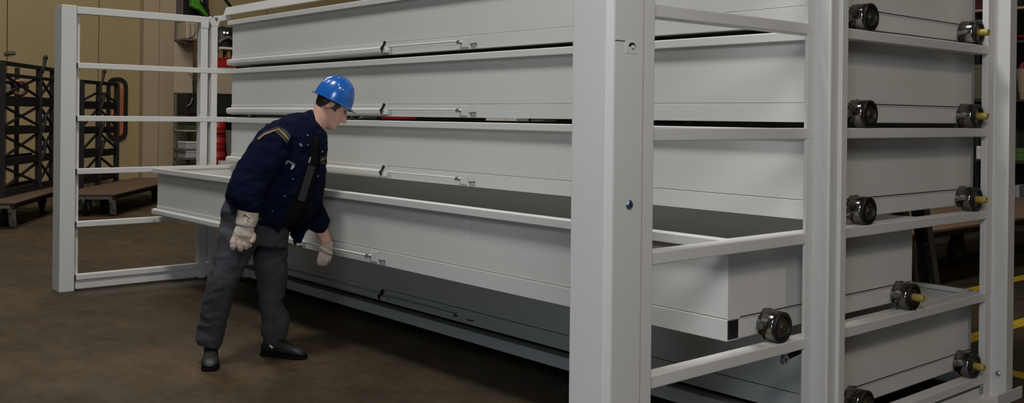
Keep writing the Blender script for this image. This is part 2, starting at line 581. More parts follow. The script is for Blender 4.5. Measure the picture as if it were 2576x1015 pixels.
def make_drawer():
    d = thing('drawer', None, 'drawer', (3.02, YF, Z0))
    z = Z0
    # tray walls and bottom
    mb = MB()
    mb.box(XL, XR, YF, YF + 0.004, z + 0.080, z + 0.392)
    d_front = mb.build('front_panel', WHITE2, d)
    MB().box(XL, XR, YB - 0.004, YB, z + 0.080, z + 0.392).build('back_panel', WHITE2, d)
    for x in (XL, XR - 0.004):
        MB().box(x, x + 0.004, YF + 0.004, YB - 0.004, z + 0.080, z + 0.392).build('side_panel', WHITE2, d)
    MB().box(XL, XR, YF + 0.004, YB - 0.004, z + 0.078, z + 0.082).build('bottom_panel', WHITE2, d)
    # top flange: folded lip along the front, back and both sides
    mb = MB()
    mb.prism([(YF - 0.034, z + 0.360), (YF - 0.034, z + 0.398), (YF - 0.030, z + 0.402), (YF + 0.012, z + 0.402), (YF + 0.012, z + 0.392),
              (YF - 0.006, z + 0.388), (YF - 0.006, z + 0.372), (YF - 0.026, z + 0.360)], 'x', XL - 0.035, XR + 0.035)
    mb.build('front_flange', WHITE, d, bevel=0.003)
    MB().box(XL - 0.03, XL + 0.012, YF + 0.012, YB - 0.012, z + 0.384, z + 0.402).build('side_flange', WHITE, d, bevel=0.002)
    MB().box(XR - 0.012, XR + 0.004, YF + 0.012, YB - 0.012, z + 0.386, z + 0.402).build('side_flange', WHITE, d, bevel=0.002)
    MB().box(XL - 0.03, XR + 0.004, YB - 0.014, YB + 0.02, z + 0.380, z + 0.402).build('back_flange', WHITE, d, bevel=0.002)
    # lower square tube frame
    tb = MB().box(XL, XR, YF - 0.006, YF + 0.075, z, z + 0.085).build('front_tube', WHITE, d, bevel=0.002)
    MB().box(XR - 0.004, XR + 0.0015, YF + 0.001, YF + 0.067, z + 0.006, z + 0.079).build('tube_opening', BLACK, tb)  # black plate stands in for the dark inside of the hollow tube
    MB().box(XL + 0.02, XR - 0.02, YB - 0.08, YB, z, z + 0.085).build('rear_tube', WHITE, d, bevel=0.005)
    for x0, x1 in ((XL, XL + 0.06), (XR - 0.06, XR - 0.002)):
        MB().box(x0, x1, YF + 0.075, YB, z, z + 0.085).build('side_tube', WHITE, d, bevel=0.005)
    SEAM = mat('dark_joint', (0.02, 0.019, 0.018), 0.7)
    MB().box(2.56, XR - 0.002, YF - 0.0012, YF + 0.002, z + 0.085, z + 0.0875).build('joint_seam', SEAM, d)
    MB().box(XR - 0.006, XR + 0.0012, YF + 0.08, YB - 0.01, z + 0.085, z + 0.089).build('joint_seam', SEAM, d)
    # projecting lip on the left half of the front tube
    MB().prism([(YF - 0.010, z + 0.062), (YF - 0.034, z + 0.054), (YF - 0.038, z + 0.048), (YF - 0.038, z + 0.022), (YF - 0.030, z + 0.010),
                (YF - 0.010, z + 0.004)], 'x', XL - 0.035, 2.54).build('front_lip', WHITE, d, bevel=0.003)
    # weld seam, latch, handle rod
    MB().box(4.30, 4.303, YF - 0.0015, YF, z + 0.09, z + 0.365).build('weld_seam', WHITE, d)
    lt = MB().box(2.525, 2.60, YF - 0.045, YF - 0.008, z + 0.012, z + 0.045).build('latch', WHITE2, d, bevel=0.006)
    mb = MB().tube([(2.555, YF - 0.035, z + 0.015), (2.56, YF - 0.050, z + 0.045), (2.585, YF - 0.050, z + 0.062), (2.60, YF - 0.048, z + 0.088)],
                   [0.009, 0.011, 0.008, 0.011], 10)
    mb.build('latch_lever', BLACK, lt, smooth=True)
    h = MB().tube([(2.62, YF - 0.012, z + 0.050), (2.64, YF - 0.042, z + 0.050), (2.68, YF - 0.047, z + 0.050), (3.36, YF - 0.047, z + 0.050),
                   (3.40, YF - 0.042, z + 0.050), (3.415, YF - 0.010, z + 0.048)], 0.0068, 10).build('handle', WHITE, d, smooth=True)
    MB().box(3.405, 3.475, YF - 0.0125, YF - 0.008, z + 0.012, z + 0.074).build('handle_bracket', WHITE2, h, bevel=0.003)
    MB().box(3.398, 3.412, YF - 0.046, YF - 0.010, z + 0.034, z + 0.056).build('handle_end', GREYM, h, bevel=0.002)
    MB().tube([(3.50, YF - 0.012, z + 0.030), (3.53, YF - 0.016, z + 0.029), (3.56, YF - 0.012, z + 0.033)], 0.005, 8).build('catch', GREYM, d, smooth=True)
    # rollers
    for x, sgn in ((XR, 1), (XL, -1)):
        for y, peg in ((YF + 0.235, False), (2.585, True)):
            zc = RT[0] + 0.0625
            r = MB().lathe([(0.030, -0.004), (0.046, 0.0), (0.046, 0.022), (0.0625, 0.030), (0.0625, 0.078), (0.060, 0.082), (0.050, 0.082)],
                           (x, y, zc), (sgn, 0, 0), 32).build('roller', DARKCH, d, smooth=True)
            MB().lathe([(0.060, 0.0825), (0.062, 0.086), (0.062, 0.094), (0.058, 0.098), (0.045, 0.098), (0.041, 0.086)],
                       (x, y, zc), (sgn, 0, 0), 32).build('roller_rim', BLACK, r, smooth=True)
            MB().lathe([(0.041, 0.083), (0.040, 0.090), (0.030, 0.086), (0.014, 0.090), (0.012, 0.097), (0.004, 0.097)],
                       (x, y, zc), (sgn, 0, 0), 24).build('hub', HUBM, r, smooth=True)
            MB().lathe([(0.034, 0.0), (0.036, 0.025), (0.022, 0.028)], (x, y + 0.012, zc + 0.030), (sgn, 0, 0.0), 20).build('bearing_boss', DARKCH, r, smooth=True)
            if peg:
                MB().lathe([(0.016, 0.086), (0.0185, 0.100), (0.0185, 0.135), (0.015, 0.142), (0.009, 0.142), (0.009, 0.136)],
                           (x, y, zc), (sgn, 0, 0), 16).build('peg', BRASS, r, smooth=True)
    return d


DG = 'pull-out drawers stacked in the rack'
DL = ['white drawer resting lowest in the rack, shaded under the pulled-out one',
      'white drawer pulled out towards the worker, his glove on its handle',
      'white closed drawer directly above the pulled-out one',
      'white closed drawer behind the worker\'s blue helmet, second from the top',
      'topmost white drawer, just under the top beam of the rack']
d0 = make_drawer()
for i in range(5):
    d = d0 if i == 0 else copy_tree(d0)
    d.location = (3.02, YF - (0.655 if i == 1 else 0.0), Z0 + 0.4295 * i)
    tag(d, DL[i], 'drawer', DG)

# ------------------------------------------------------------------ the worker
P0 = Vector((2.95, 0.08, 0.0))
PRZ = math.radians(64.0)
XR_ = Vector((math.cos(PRZ), math.sin(PRZ), 0))         # across his stance
YA_ = Vector((-math.sin(PRZ), math.cos(PRZ), 0))        # depth axis, towards the rack side
ZU = Vector((0, 0, 1))
person = None


def at(u, v, n):
    """point on the upright plane n metres in front of the worker's middle"""
    d = sight(u, v)
    t = (-n - (CAM - P0).dot(YA_)) / d.dot(YA_)
    return CAM + d * t


def ring(uL, vL, uR, vR, n, b, shrink=1.0, seg=28, e=2.2):
    A, B = at(uL, vL, n), at(uR, vR, n)
    c = (A + B) / 2
    a = (B - A) / 2 * shrink
    pts = []
    for k in range(seg):
        th = 2 * PI * k / seg
        cs, sn = math.cos(th), math.sin(th)
        x = math.copysign(abs(cs) ** (2 / e), cs)
        y = math.copysign(abs(sn) ** (2 / e), sn)
        pts.append(c + a * x + YA_ * (b * shrink * y))
    return pts


def rings(seq, shrink=1.0, sub=4, e=2.2):
    return [ring(*s, shrink=shrink, e=e) for s in catmull(seq, sub)]


def wrinkle(o, amp, scale, ridged=True, seed=0.0, zmin=None):
    me = o.data
    ns = [v.normal.copy() for v in me.vertices]
    for v, nn in zip(me.vertices, ns):
        p = v.co
        q = Vector((p.x * scale[0] + p.z * scale[3] + seed, p.y * scale[1] + seed * 2, p.z * scale[2] - p.x * scale[3]))
        a = noise.noise(q) + 0.45 * noise.noise(q * 2.1)
        if ridged:
            a = 0.5 - abs(a) * 1.6
        v.co = p + nn * (a * amp)


PELVIS = [(574, 482, 735, 528, -.03, .125), (559, 520, 732, 556, -.03, .140), (551, 562, 726, 590, -.03, .140), (550, 600, 723, 622, -.03, .125)]
LEG_R = [(551, 575, 650, 600, .050, .105), (546, 612, 640, 632, .060, .102), (538, 650, 624, 662, .070, .096), (526, 690, 605, 698, .080, .088),
         (514, 735, 588, 742, .072, .082), (506, 780, 577, 786, .050, .078), (498, 820, 567, 824, .022, .076), (494, 846, 561, 850, .010, .078),
         (494, 858, 557, 868, .012, .074), (499, 868, 553, 878, .015, .068)]
LEG_L = [(636, 600, 724, 592, -.110, .105), (637, 640, 723, 630, -.115, .102), (641, 685, 722, 675, -.120, .096), (646, 724, 720, 718, -.125, .088),
         (652, 758, 714, 756, -.128, .080), (656, 785, 722, 782, -.128, .078), (659, 808, 729, 806, -.126, .078), (657, 832, 726, 832, -.124, .076),
         (660, 850, 716, 852, -.122, .068), (664, 862, 708, 866, -.122, .060)]
TORSO = [(774, 284, 820, 336, -.015, .085), (752, 284, 822, 352, -.010, .150), (722, 290, 822, 375, -.005, .195), (688, 308, 821, 412, 0, .205),
         (655, 336, 818, 450, .0, .205), (625, 372, 812, 492, .0, .200), (600, 412, 795, 532, .0, .195), (580, 452, 768, 560, .0, .185),
         (570, 478, 738, 578, .0, .175), (566, 500, 716, 588, .0, .165)]
ARM_R = [(690, 300, 752, 352, .120, .085), (662, 322, 738, 376, .165, .086), (630, 360, 712, 412, .205, .084), (604, 402, 690, 446, .232, .080),
         (583, 440, 674, 478, .250, .079), (574, 470, 664, 502, .262, .077), (577, 496, 658, 520, .270, .070), (586, 515, 654, 530, .272, .058),
         (591, 526, 652, 537, .272, .050)]
ARM_L = [(772, 340, 819, 352, -.170, .080), (768, 375, 822, 385, -.195, .080), (766, 420, 819, 424, -.205, .078), (762, 470, 813, 470, -.205, .075),
         (760, 515, 810, 512, -.195, .072), (762, 542, 824, 538, -.185, .066), (768, 562, 830, 556, -.180, .062), (778, 578, 825, 573, -.178, .054),
         (788, 585, 816, 583, -.178, .044)]
NECK = [(806, 246, 842, 300, -.012, .055), (797, 258, 828, 316, -.012, .058), (789, 272, 815, 328, -.012, .060), (782, 288, 810, 342, -.012, .066),
        (780, 300, 808, 348, -.012, .062)]
FORE_L = [(786, 560, 822, 556, -.178, .036), (792, 585, 826, 580, -.176, .034), (800, 600, 832, 596, -.174, .031), (807, 612, 835, 609, -.172, .029),
          (810, 622, 836, 620, -.170, .028)]

# head: profile tables in head axes (forward, width, up), metres
HA = math.radians(40)
HF = XR_ * math.cos(HA) - ZU * math.sin(HA)
HUP = XR_ * math.sin(HA) + ZU * math.cos(HA)
HC = at(841.5, 257.5, -0.012)
HS = 1.06
HZ = [-.140, -.130, -.118, -.105, -.092, -.083, -.075, -.066, -.058, -.045, -.030, -.015, 0.0, .012, .025, .045, .065, .082, .098, .108, .113]
HFR = [.070, .094, .106, .104, .098, .101, .104, .100, .101, .099, .097, .095, .091, .094, .094, .088, .076, .060, .036, .015, .002]
HBK = [.030, .010, -.010, -.030, -.048, -.058, -.066, -.072, -.077, -.084, -.090, -.094, -.097, -.098, -.098, -.095, -.087, -.074, -.052, -.028, -.006]
HWD = [.022, .034, .042, .049, .054, .056, .058, .060, .061, .064, .067, .069, .071, .073, .074, .074, .070, .060, .043, .025, .005]


def tab(z, T):
    for i in range(len(HZ) - 1):
        if z <= HZ[i + 1]:
            t = max(0, (z - HZ[i]) / (HZ[i + 1] - HZ[i]))
            return lerp(T[i], T[i + 1], t)
    return T[-1]


def head_xyz(z, th, off=0.0):
    f, b, w = tab(z, HFR), tab(z, HBK), tab(z, HWD)
    c = b + (f - b) * 0.46
    cs, sn = math.cos(th), math.sin(th)
    x = c + (f - c + off) * math.copysign(abs(cs) ** (0.86), cs) if cs > 0 else c + (c - b + off) * math.copysign(abs(cs) ** 0.92, cs)
    y = (w + off) * math.copysign(abs(sn) ** 0.92, sn)
    if cs > 0:
        # nose
        if -.062 < z < .006:
            if z > -.050:
                h = (0.006 - z) / 0.056
                h = h ** 1.1
            else:
                h = max(0.0, 1 - (-.050 - z) / .012) ** 0.7
            wn = 0.008 + 0.006 * min(1, h)
            x += 0.033 * h * math.exp(-(y / wn) ** 2)
        # eye sockets
        x -= 0.010 * math.exp(-((abs(y) - .033) / .014) ** 2 - ((z + .004) / .011) ** 2)
        # mouth line
        x -= 0.004 * math.exp(-(y / .025) ** 2 - ((z + .0795) / .0025) ** 2)
    return x, y


def head_pt(z, th, off=0.0):
    x, y = head_xyz(z, th, off)
    return HC + (HF * x + YA_ * y + HUP * z) * HS


def hp(x, y, z):
    return HC + (HF * x + YA_ * y + HUP * z) * HS


person = thing('person', 'worker in navy jacket and blue hard hat bending to grip the drawer handle', 'person', P0, PRZ)
mb = MB()
NT = 72
zz = [HZ[0] + (HZ[-1] - HZ[0]) * i / 74 for i in range(75)]
mb.loft([[head_pt(z, 2 * PI * k / NT) for k in range(NT)] for z in zz])
for s in (-1, 1):       # ears
    rg = []
    for i in range(7):
        t = -1 + 2 * i / 6
        r = math.sqrt(max(0.02, 1 - t * t))
        rg.append([hp(-.012 + 0.004 * t + 0.017 * r * math.cos(a * PI / 8) + 0.006 * t, s * (.070 + .006 * r + 0.007 * r * math.sin(a * PI / 8)),
                      -.032 + 0.031 * t) for a in range(16)])
    mb.loft(rg)
mb.loft(rings(NECK))
mb.loft(rings(TORSO, 0.70)).loft(rings(PELVIS, 0.66))
mb.loft(rings(LEG_R, 0.62)).loft(rings(LEG_L, 0.62))
mb.loft(rings(ARM_R[1:], 0.55)).loft(rings(ARM_L[1:6], 0.55)).loft(rings(FORE_L))
body = mb.build('body', [SKIN, LIPM], person)
remesh(body, 0.0042, 3, 0.5)
me = body.data
inv = world_of(person).inverted()


def drape(bvh, lines, off=0.003, nu=14, nv=4, thick=0.003, prnt=None, name='patch', m=None):
    """a cloth patch between two photograph polylines, laid on the surface behind it"""
    eye = inv @ CAM

    def sample(pl, t):
        L = [math.dist(a, b) for a, b in zip(pl[:-1], pl[1:])]
        d = t * sum(L)
        for (a, b), l in zip(zip(pl[:-1], pl[1:]), L):
            if d <= l or (a, b) == (pl[-2], pl[-1]):
                q = min(1, d / max(l, 1e-6))
                return (lerp(a[0], b[0], q), lerp(a[1], b[1], q))
            d -= l
    grid = []
    last = None
    for i in range(nu + 1):
        row = []
        pa, pb = sample(lines[0], i / nu), sample(lines[1], i / nu)
        for j in range(nv + 1):
            u, v = lerp(pa[0], pb[0], j / nv), lerp(pa[1], pb[1], j / nv)
            d = (inv.to_3x3() @ sight(u, v)).normalized()
            h = bvh.ray_cast(eye, d)
            if h[0] is None or (last is not None and abs((h[0] - eye).length - (last - eye).length) > 0.07):
                p = last if last is not None else eye + d * 6
                dist = (p - eye).length
                p = eye + d * dist
            else:
                p = h[0]
                last = p
            row.append((p, d))
        grid.append(row)
    mbb = MB()
    fr = [world_of(person) @ (p - d * off) for r in grid for p, d in r]
    bk = [world_of(person) @ (p + d * thick) for r in grid for p, d in r]
    N = len(fr)
    w = nv + 1
    fs = []
    for i in range(nu):
        for j in range(nv):
            a = i * w + j
            fs.append((a, a + 1, a + w + 1, a + w))
            fs.append((N + a, N + a + w, N + a + w + 1, N + a + 1))
    rim = [i * w for i in range(nu + 1)] + [nu * w + j for j in range(1, nv + 1)] + [i * w + nv for i in range(nu - 1, -1, -1)] + [j for j in range(nv - 1, 0, -1)]
    for a, b in zip(rim, rim[1:] + rim[:1]):
        fs.append((a, b, N + b, N + a))
    mbb.add(fr + bk, fs)
    return mbb.build(name, m, prnt, smooth=True)


def bvh_of(o):
    return BVHTree.FromPolygons([v.co for v in o.data.vertices], [tuple(p.vertices) for p in o.data.polygons])


# lips coloured on the body itself
for p in me.polygons:
    c = (world_of(person) @ p.center - HC) / HS
    x, y, z = c.dot(HF), c.dot(YA_), c.dot(HUP)
    if -.0885 < z < -.071 and abs(y) < .024 - abs(z + .0795) * 1.2 and x > .085:
        p.material_index = 1
BV = bvh_of(body)
# eyes and brows
for s in (-1, 1):
    e = MB().lathe([(0.0090 * math.sin(a * PI / 12), -0.0090 * math.cos(a * PI / 12)) for a in range(13)], hp(.0795, s * .0335, -.006), HF, 16).build('eye', EYEM, person, smooth='all')
    MB().lathe([(0.0062 * math.sin(a * PI / 12), -0.0030 * math.cos(a * PI / 12)) for a in range(13)], hp(.0862, s * .0345, -.0100), HF - HUP * 0.3, 14).build('iris', IRISM, e, smooth='all')
    MB().tube([hp(.080, s * .046, -.006), hp(.0870, s * .041, -.003), hp(.0905, s * .033, -.0020), hp(.090, s * .023, -.005)], 0.0042, 8).build('eyelid', SKIN, e, smooth='all')
    MB().tube([hp(.080, s * .056, .012), hp(.092, s * .046, .0185), hp(.0985, s * .033, .020), hp(.1015, s * .018, .016)],
              [0.0018, 0.0035, 0.0042, 0.003], 8).build('eyebrow', HAIRM, person, smooth='all')
# hair: cap of short hair under the helmet, back of the head and sideburns
mb = MB()
zs = [-.092 + (.10 + .092) * i / 30 for i in range(31)]
NH = 64
idx = {}
vs, fs = [], []


def hairy(z, th):
    x, y = head_xyz(z, th)
    if z > .035:
        return x < .02
    if z > -.012:
        return x < .038
    if z > -.045:
        return x < -.022 or (.004 < x < .030 and z > -.040)
    return x < -.030 - (z + .045) * -0.55 and z > -.090


for i in range(30):
    for k in range(NH):
        t0, t1 = 2 * PI * k / NH, 2 * PI * (k + 1) / NH
        if hairy((zs[i] + zs[i + 1]) / 2, (t0 + t1) / 2):
            q = []
            for (ii, kk) in ((i, k), (i, (k + 1) % NH), (i + 1, (k + 1) % NH), (i + 1, k)):
                if (ii, kk) not in idx:
                    idx[(ii, kk)] = len(vs)
                    th = 2 * PI * kk / NH
                    vs.append(head_pt(zs[ii], th, (0.0065 if zs[ii] < .04 else .001) + 0.003 * noise.noise(Vector((kk * .9, ii * .35, 0)))))
                q.append(idx[(ii, kk)])
            fs.append(q)
mb.add(vs, fs)
hair = mb.build('hair', HAIRM, person, smooth='all')
sd = hair.modifiers.new('thick', 'SOLIDIFY')
sd.thickness = 0.012
sd.offset = -1

# helmet
KA = math.radians(24)
KF = XR_ * math.cos(KA) - ZU * math.sin(KA)
KU = XR_ * math.sin(KA) + ZU * math.cos(KA)
KC = at(840, 254, -0.012)


def dome(f, w, h, z0, inner=False):
    rg = []
    for i in range(18):
        ph = (i / 17) * PI / 2
        r = max(0.004, math.cos(ph) ** 0.78)
        z = z0 + h * math.sin(ph) ** 0.95
        rg.append([KC + KF * (-.006 + f * r * math.cos(2 * PI * k / 48)) + YA_ * (w * r * math.sin(2 * PI * k / 48)) + KU * z for k in range(48)])
    return rg


mb = MB()
o_, i_ = dome(.120, .104, .147, 0.0), dome(.116, .100, .142, 0.0)
n = 48
brim = []
for k in range(n):
    th = 2 * PI * k / n
    c = math.cos(th)
    ext = 0.010 + 0.030 * max(0, c) ** 3 + 0.006 * max(0, -c) ** 3
    brim.append(KC + KF * (-.006 + (.120 + ext) * c) + YA_ * ((.104 + ext * 0.7) * math.sin(th)) + KU * (-.004 - 0.012 * max(0, c) ** 2 + 0.004 * max(0, -c)))
brim2 = [p - KU * 0.004 for p in brim]
seq = o_[::-1] + [brim, brim2] + i_
mb.loft(seq, caps=True)
helmet = mb.build('hard_hat', HELM, person, smooth=True)
# crown ridge and small white marks
MB().tube([KC + KF * (-.006 + .121 * math.cos(a)) * 1.0 + KU * (0.149 * math.sin(a) ** 0.95) for a in [PI * (0.22 + 0.58 * i / 14) for i in range(15)]],
          0.006, 10).build('ridge', HELM, helmet, smooth='all')
HB = bvh_of(helmet)
for u, v, r in ((852, 196.5, .0045), (852.5, 213.5, .005), (863, 226, .004)):
    d = (inv.to_3x3() @ sight(u, v)).normalized()
    h = HB.ray_cast(inv @ CAM, d)
    if h[0] is not None:
        c = world_of(person) @ h[0]
        nn = world_of(person).to_3x3() @ h[1]
        MB().lathe([(r, -0.002), (r, 0.0012), (r * 0.7, 0.002)], c, nn, 14).build('vent_plug', OFFW, helmet, smooth=True)

# trousers
mb = MB().loft(rings(PELVIS)).loft(rings(LEG_R)).loft(rings(LEG_L))
tr = mb.build('trousers', TROUS, person)
remesh(tr, 0.007, 5, 0.5)
wrinkle(tr, 0.009, (4.5, 4, 7, 5), True, 3.1)
wrinkle(tr, 0.003, (8, 8, 15, 11), True, 9.7)
TB = bvh_of(tr)
drape(TB, [[(577, 553), (570, 560)], [(578, 555), (572, 562)]], 0.002, 4, 2, 0.002, tr, 'pocket_zip', ZINC)

# shirt and jacket
mb = MB().loft(rings(TORSO[:9], 0.93))
sh = mb.build('shirt', SHIRTM, person)
remesh(sh, 0.009, 3)
mb = MB().loft(rings(TORSO)).loft(rings(ARM_R)).loft(rings(ARM_L))
# hanging front flap on his left
mb.loft(rings([(742, 470, 812, 500, -.14, .06), (734, 520, 806, 535, -.13, .05), (728, 560, 792, 560, -.12, .040), (732, 592, 770, 582, -.11, .028),
               (742, 610, 757, 612, -.11, .016)]))
jk = mb.build('jacket', NAVY, person)
remesh(jk, 0.007, 5, 0.5)
wrinkle(jk, 0.010, (6, 5, 9, 6), True, 5.3)
wrinkle(jk, 0.004, (9, 8, 14, 9), True, 1.7)
# open front
pol = [(787, 338), (797, 337), (806, 340), (803, 372), (806, 410), (797, 455), (783, 500), (766, 545), (744, 570), (727, 605), (700, 592), (712, 560), (734, 515),
       (757, 465), (774, 415), (781, 372)]
cut = MB().loft([[at(u, v, 0.02) for u, v in pol], [at(u, v, 0.45) for u, v in pol]])
co = cut.build('cutter', NAVY, person)
bo = jk.modifiers.new('open', 'BOOLEAN')
bo.operation = 'DIFFERENCE'
bo.solver = 'EXACT'
bo.object = co
bake(jk)
bpy.data.objects.remove(co, do_unlink=True)
JB = bvh_of(jk)
SB = bvh_of(sh)
# collar band round the neck
mb = MB()
A = [ring(764, 284, 816, 350, -.012, .088, e=2.0), ring(772, 279, 808, 344, -.012, .080, e=2.0), ring(783, 276, 800, 338, -.012, .074, e=2.0)]
B = [ring(787, 278, 799, 334, -.012, .066, e=2.0), ring(778, 284, 806, 340, -.012, .066, e=2.0)]
mb.loft(A + B, caps=False)
cl = mb.build('collar', NAVY, jk, smooth='all')
# shoulder band with yellow piping
drape(JB, [[(645, 348), (662, 333), (699, 317), (719, 326), (732, 342)], [(651, 353), (666, 341), (690, 331), (707, 345), (723, 364)]], 0.008, 28, 8, 0.004, jk, 'shoulder_band', GREYST)
drape(JB, [[(648, 350), (664, 336.5), (701, 323), (715, 335), (728, 351)], [(650, 352), (665, 339), (700, 326), (713, 338), (726, 353)]], 0.0105, 28, 1, 0.003, jk, 'piping', PIPING)
drape(JB, [[(806, 395), (820, 393)], [(806, 412), (819, 414)]], 0.004, 5, 3, 0.004, jk, 'chest_band', GREYST)
drape(JB, [[(806, 403), (819, 397)], [(806, 405), (819, 400)]], 0.0065, 5, 1, 0.003, jk, 'piping', PIPING)
# chest emblem and embroidered mark
EM = mat('emblem_thread', (0.15, 0.16, 0.20), 0.7)
eb = drape(JB, [[(717, 411), (723, 402), (743, 414)], [(720, 415), (726, 408), (741, 419)]], 0.005, 8, 2, 0.004, jk, 'emblem', EM)
drape(JB, [[(734, 416), (742, 418)], [(731, 428), (738, 424)]], 0.006, 4, 2, 0.003, eb, 'emblem_stroke', mat('emblem_silver', (0.42, 0.44, 0.48), 0.5))
drape(JB, [[(752, 362), (757, 360)], [(757, 370), (761, 368)]], 0.005, 4, 2, 0.004, jk, 'embroidery', EM)
# grey badge pouch hanging on the shirt
drape(SB, [[(775, 416), (793, 420)], [(749, 503), (766, 509)]], 0.010, 6, 8, 0.004, sh, 'lanyard_pouch', GREYST)
drape(SB, [[(779, 396), (783, 395)], [(775, 410), (779, 411)]], 0.010, 3, 3, 0.004, sh, 'lanyard_clip', mat('lanyard_clip', (0.5, 0.35, 0.25), 0.5))
for u, v in ((774, 341), (774.5, 366), (811, 382), (737.5, 451), (800, 444), (786, 487), (716, 494), (685, 532), (654.5, 551), (770, 531)):
    d = (inv.to_3x3() @ sight(u, v)).normalized()
    h = JB.ray_cast(inv @ CAM, d)
    if h[0] is None:
        continue
    c = world_of(person) @ h[0]
    nn = -sight(u, v).normalized()
    MB().lathe([(0.0042, -0.006), (0.0042, 0.002), (0.003, 0.004)], c, nn, 10).build('snap', SNAPM, jk, smooth='all')

# right glove, hanging
gl1 = MB()
gl1.loft(rings([(599, 552, 642, 560, .272, .040), (592, 572, 638, 578, .272, .034), (586, 588, 641, 592, .274, .034), (583, 600, 638, 602, .276, .031),
                (584, 608, 632, 610, .278, .026)]))
for pts, rs in (([(590, 600, .280), (586, 611, .290), (586, 621, .290), (588, 627, .280)], [.0185, .0185, .0185, .0145]),
                ([(603, 602, .282), (602, 614, .300), (604, 626, .298), (606, 630, .286)], [.0165, .0160, .0160, .0125]),
                ([(616, 603, .282), (614, 612, .296), (618, 622, .294), (620, 626, .284)], [.0155, .0150, .0145, .0115]),
                ([(628, 602, .280), (627, 610, .290), (629, 617, .288), (630, 620, .278)], [.0145, .0140, .0135, .0105]),
                ([(635, 588, .282), (638, 597, .292), (635, 606, .302), (629, 611, .308)], [.0165, .0155, .0145, .0115])):
    p = [Vector(q) for q in catmull(pts, 4)]
    r = [x[0] for x in catmull([(x,) for x in rs], 4)]
    gl1.tube([at(*q) for q in p], r, 14)
glove_r = gl1.build('glove', GLOVE2, person)
remesh(glove_r, 0.0032, 2, 0.5)
fb = MB().loft(rings([(597, 527, 652, 537, .272, .047), (594, 545, 650, 552, .272, .049), (592, 562, 645, 569, .272, .050), (594, 567, 643, 573, .272, .046)]))
fo = fb.build('glove_cuff', GLOVE, glove_r)
remesh(fo, 0.005, 3)
wrinkle(fo, 0.003, (20, 15, 25, 10), False, 2.2)
fb = MB().loft(rings([(596, 566, 642, 572, .273, .041), (589, 578, 639, 584, .275, .040), (586, 590, 640, 596, .277, .038), (589, 596, 636, 600, .278, .032)]))
fo2 = fb.build('glove_back', GLOVE, glove_r)
remesh(fo2, 0.005, 3)
wrinkle(fo2, 0.003, (20, 15, 25, 10), False, 4.2)
FB = bvh_of(fo)
STAMP = mat('stamp_ink', (0.06, 0.05, 0.04), 0.8)
for a in ([[(614, 540), (619, 539)], [(612, 545), (617, 546)]], [[(618, 541), (625, 547)], [(617, 543), (624, 549)]], [[(624, 546), (629, 549)], [(624, 550), (629, 552)]],
          [[(620, 553), (627, 556)], [(621, 556), (627, 558)]], [[(609, 544), (613, 543)], [(609, 546), (613, 545)]]):
    drape(FB, a, 0.0008, 3, 2, 0.001, fo, 'stamp', STAMP)

# left glove, on the drawer handle
g2 = MB()
g2.loft(rings([(808, 616, 836, 614, -.166, .026), (804, 628, 838, 628, -.160, .026), (803, 640, 837, 640, -.158, .023), (804, 648, 834, 647, -.160, .020)]))
for pts, rs in (([(807, 638, -.156), (803, 650, -.148), (802, 661, -.157), (805, 667, -.174)], [.0140, .0130, .0125, .0100]),
                ([(816, 640, -.156), (812, 652, -.147), (811, 664, -.157), (813, 669, -.175)], [.0135, .0125, .0120, .0095]),
                ([(825, 640, -.156), (821.5, 652, -.148), (820, 663, -.158), (820, 667, -.175)], [.0130, .0120, .0115, .0090]),
                ([(833, 637, -.158), (831, 647, -.151), (828, 656, -.160), (827, 660, -.175)], [.0120, .0115, .0105, .0085]),
                ([(806, 622, -.158), (818, 630, -.132), (829, 636, -.130), (836, 640, -.146)], [.0145, .0140, .0130, .0100])):
    p = [Vector(q) for q in catmull(pts, 4)]
    r = [x[0] for x in catmull([(x,) for x in rs], 4)]
    g2.tube([at(*q) for q in p], r, 14)
glove_l = g2.build('glove', GLOVE, person)
remesh(glove_l, 0.003, 2, 0.5)
fb = MB().loft(rings([(804, 609, 838, 606, -.170, .034), (806, 618, 839, 616, -.166, .036), (810, 627, 836, 627, -.162, .033), (816, 633, 824, 633, -.158, .022)]))
fo3 = fb.build('glove_cuff', GLOVE2, glove_l)
remesh(fo3, 0.004, 2)


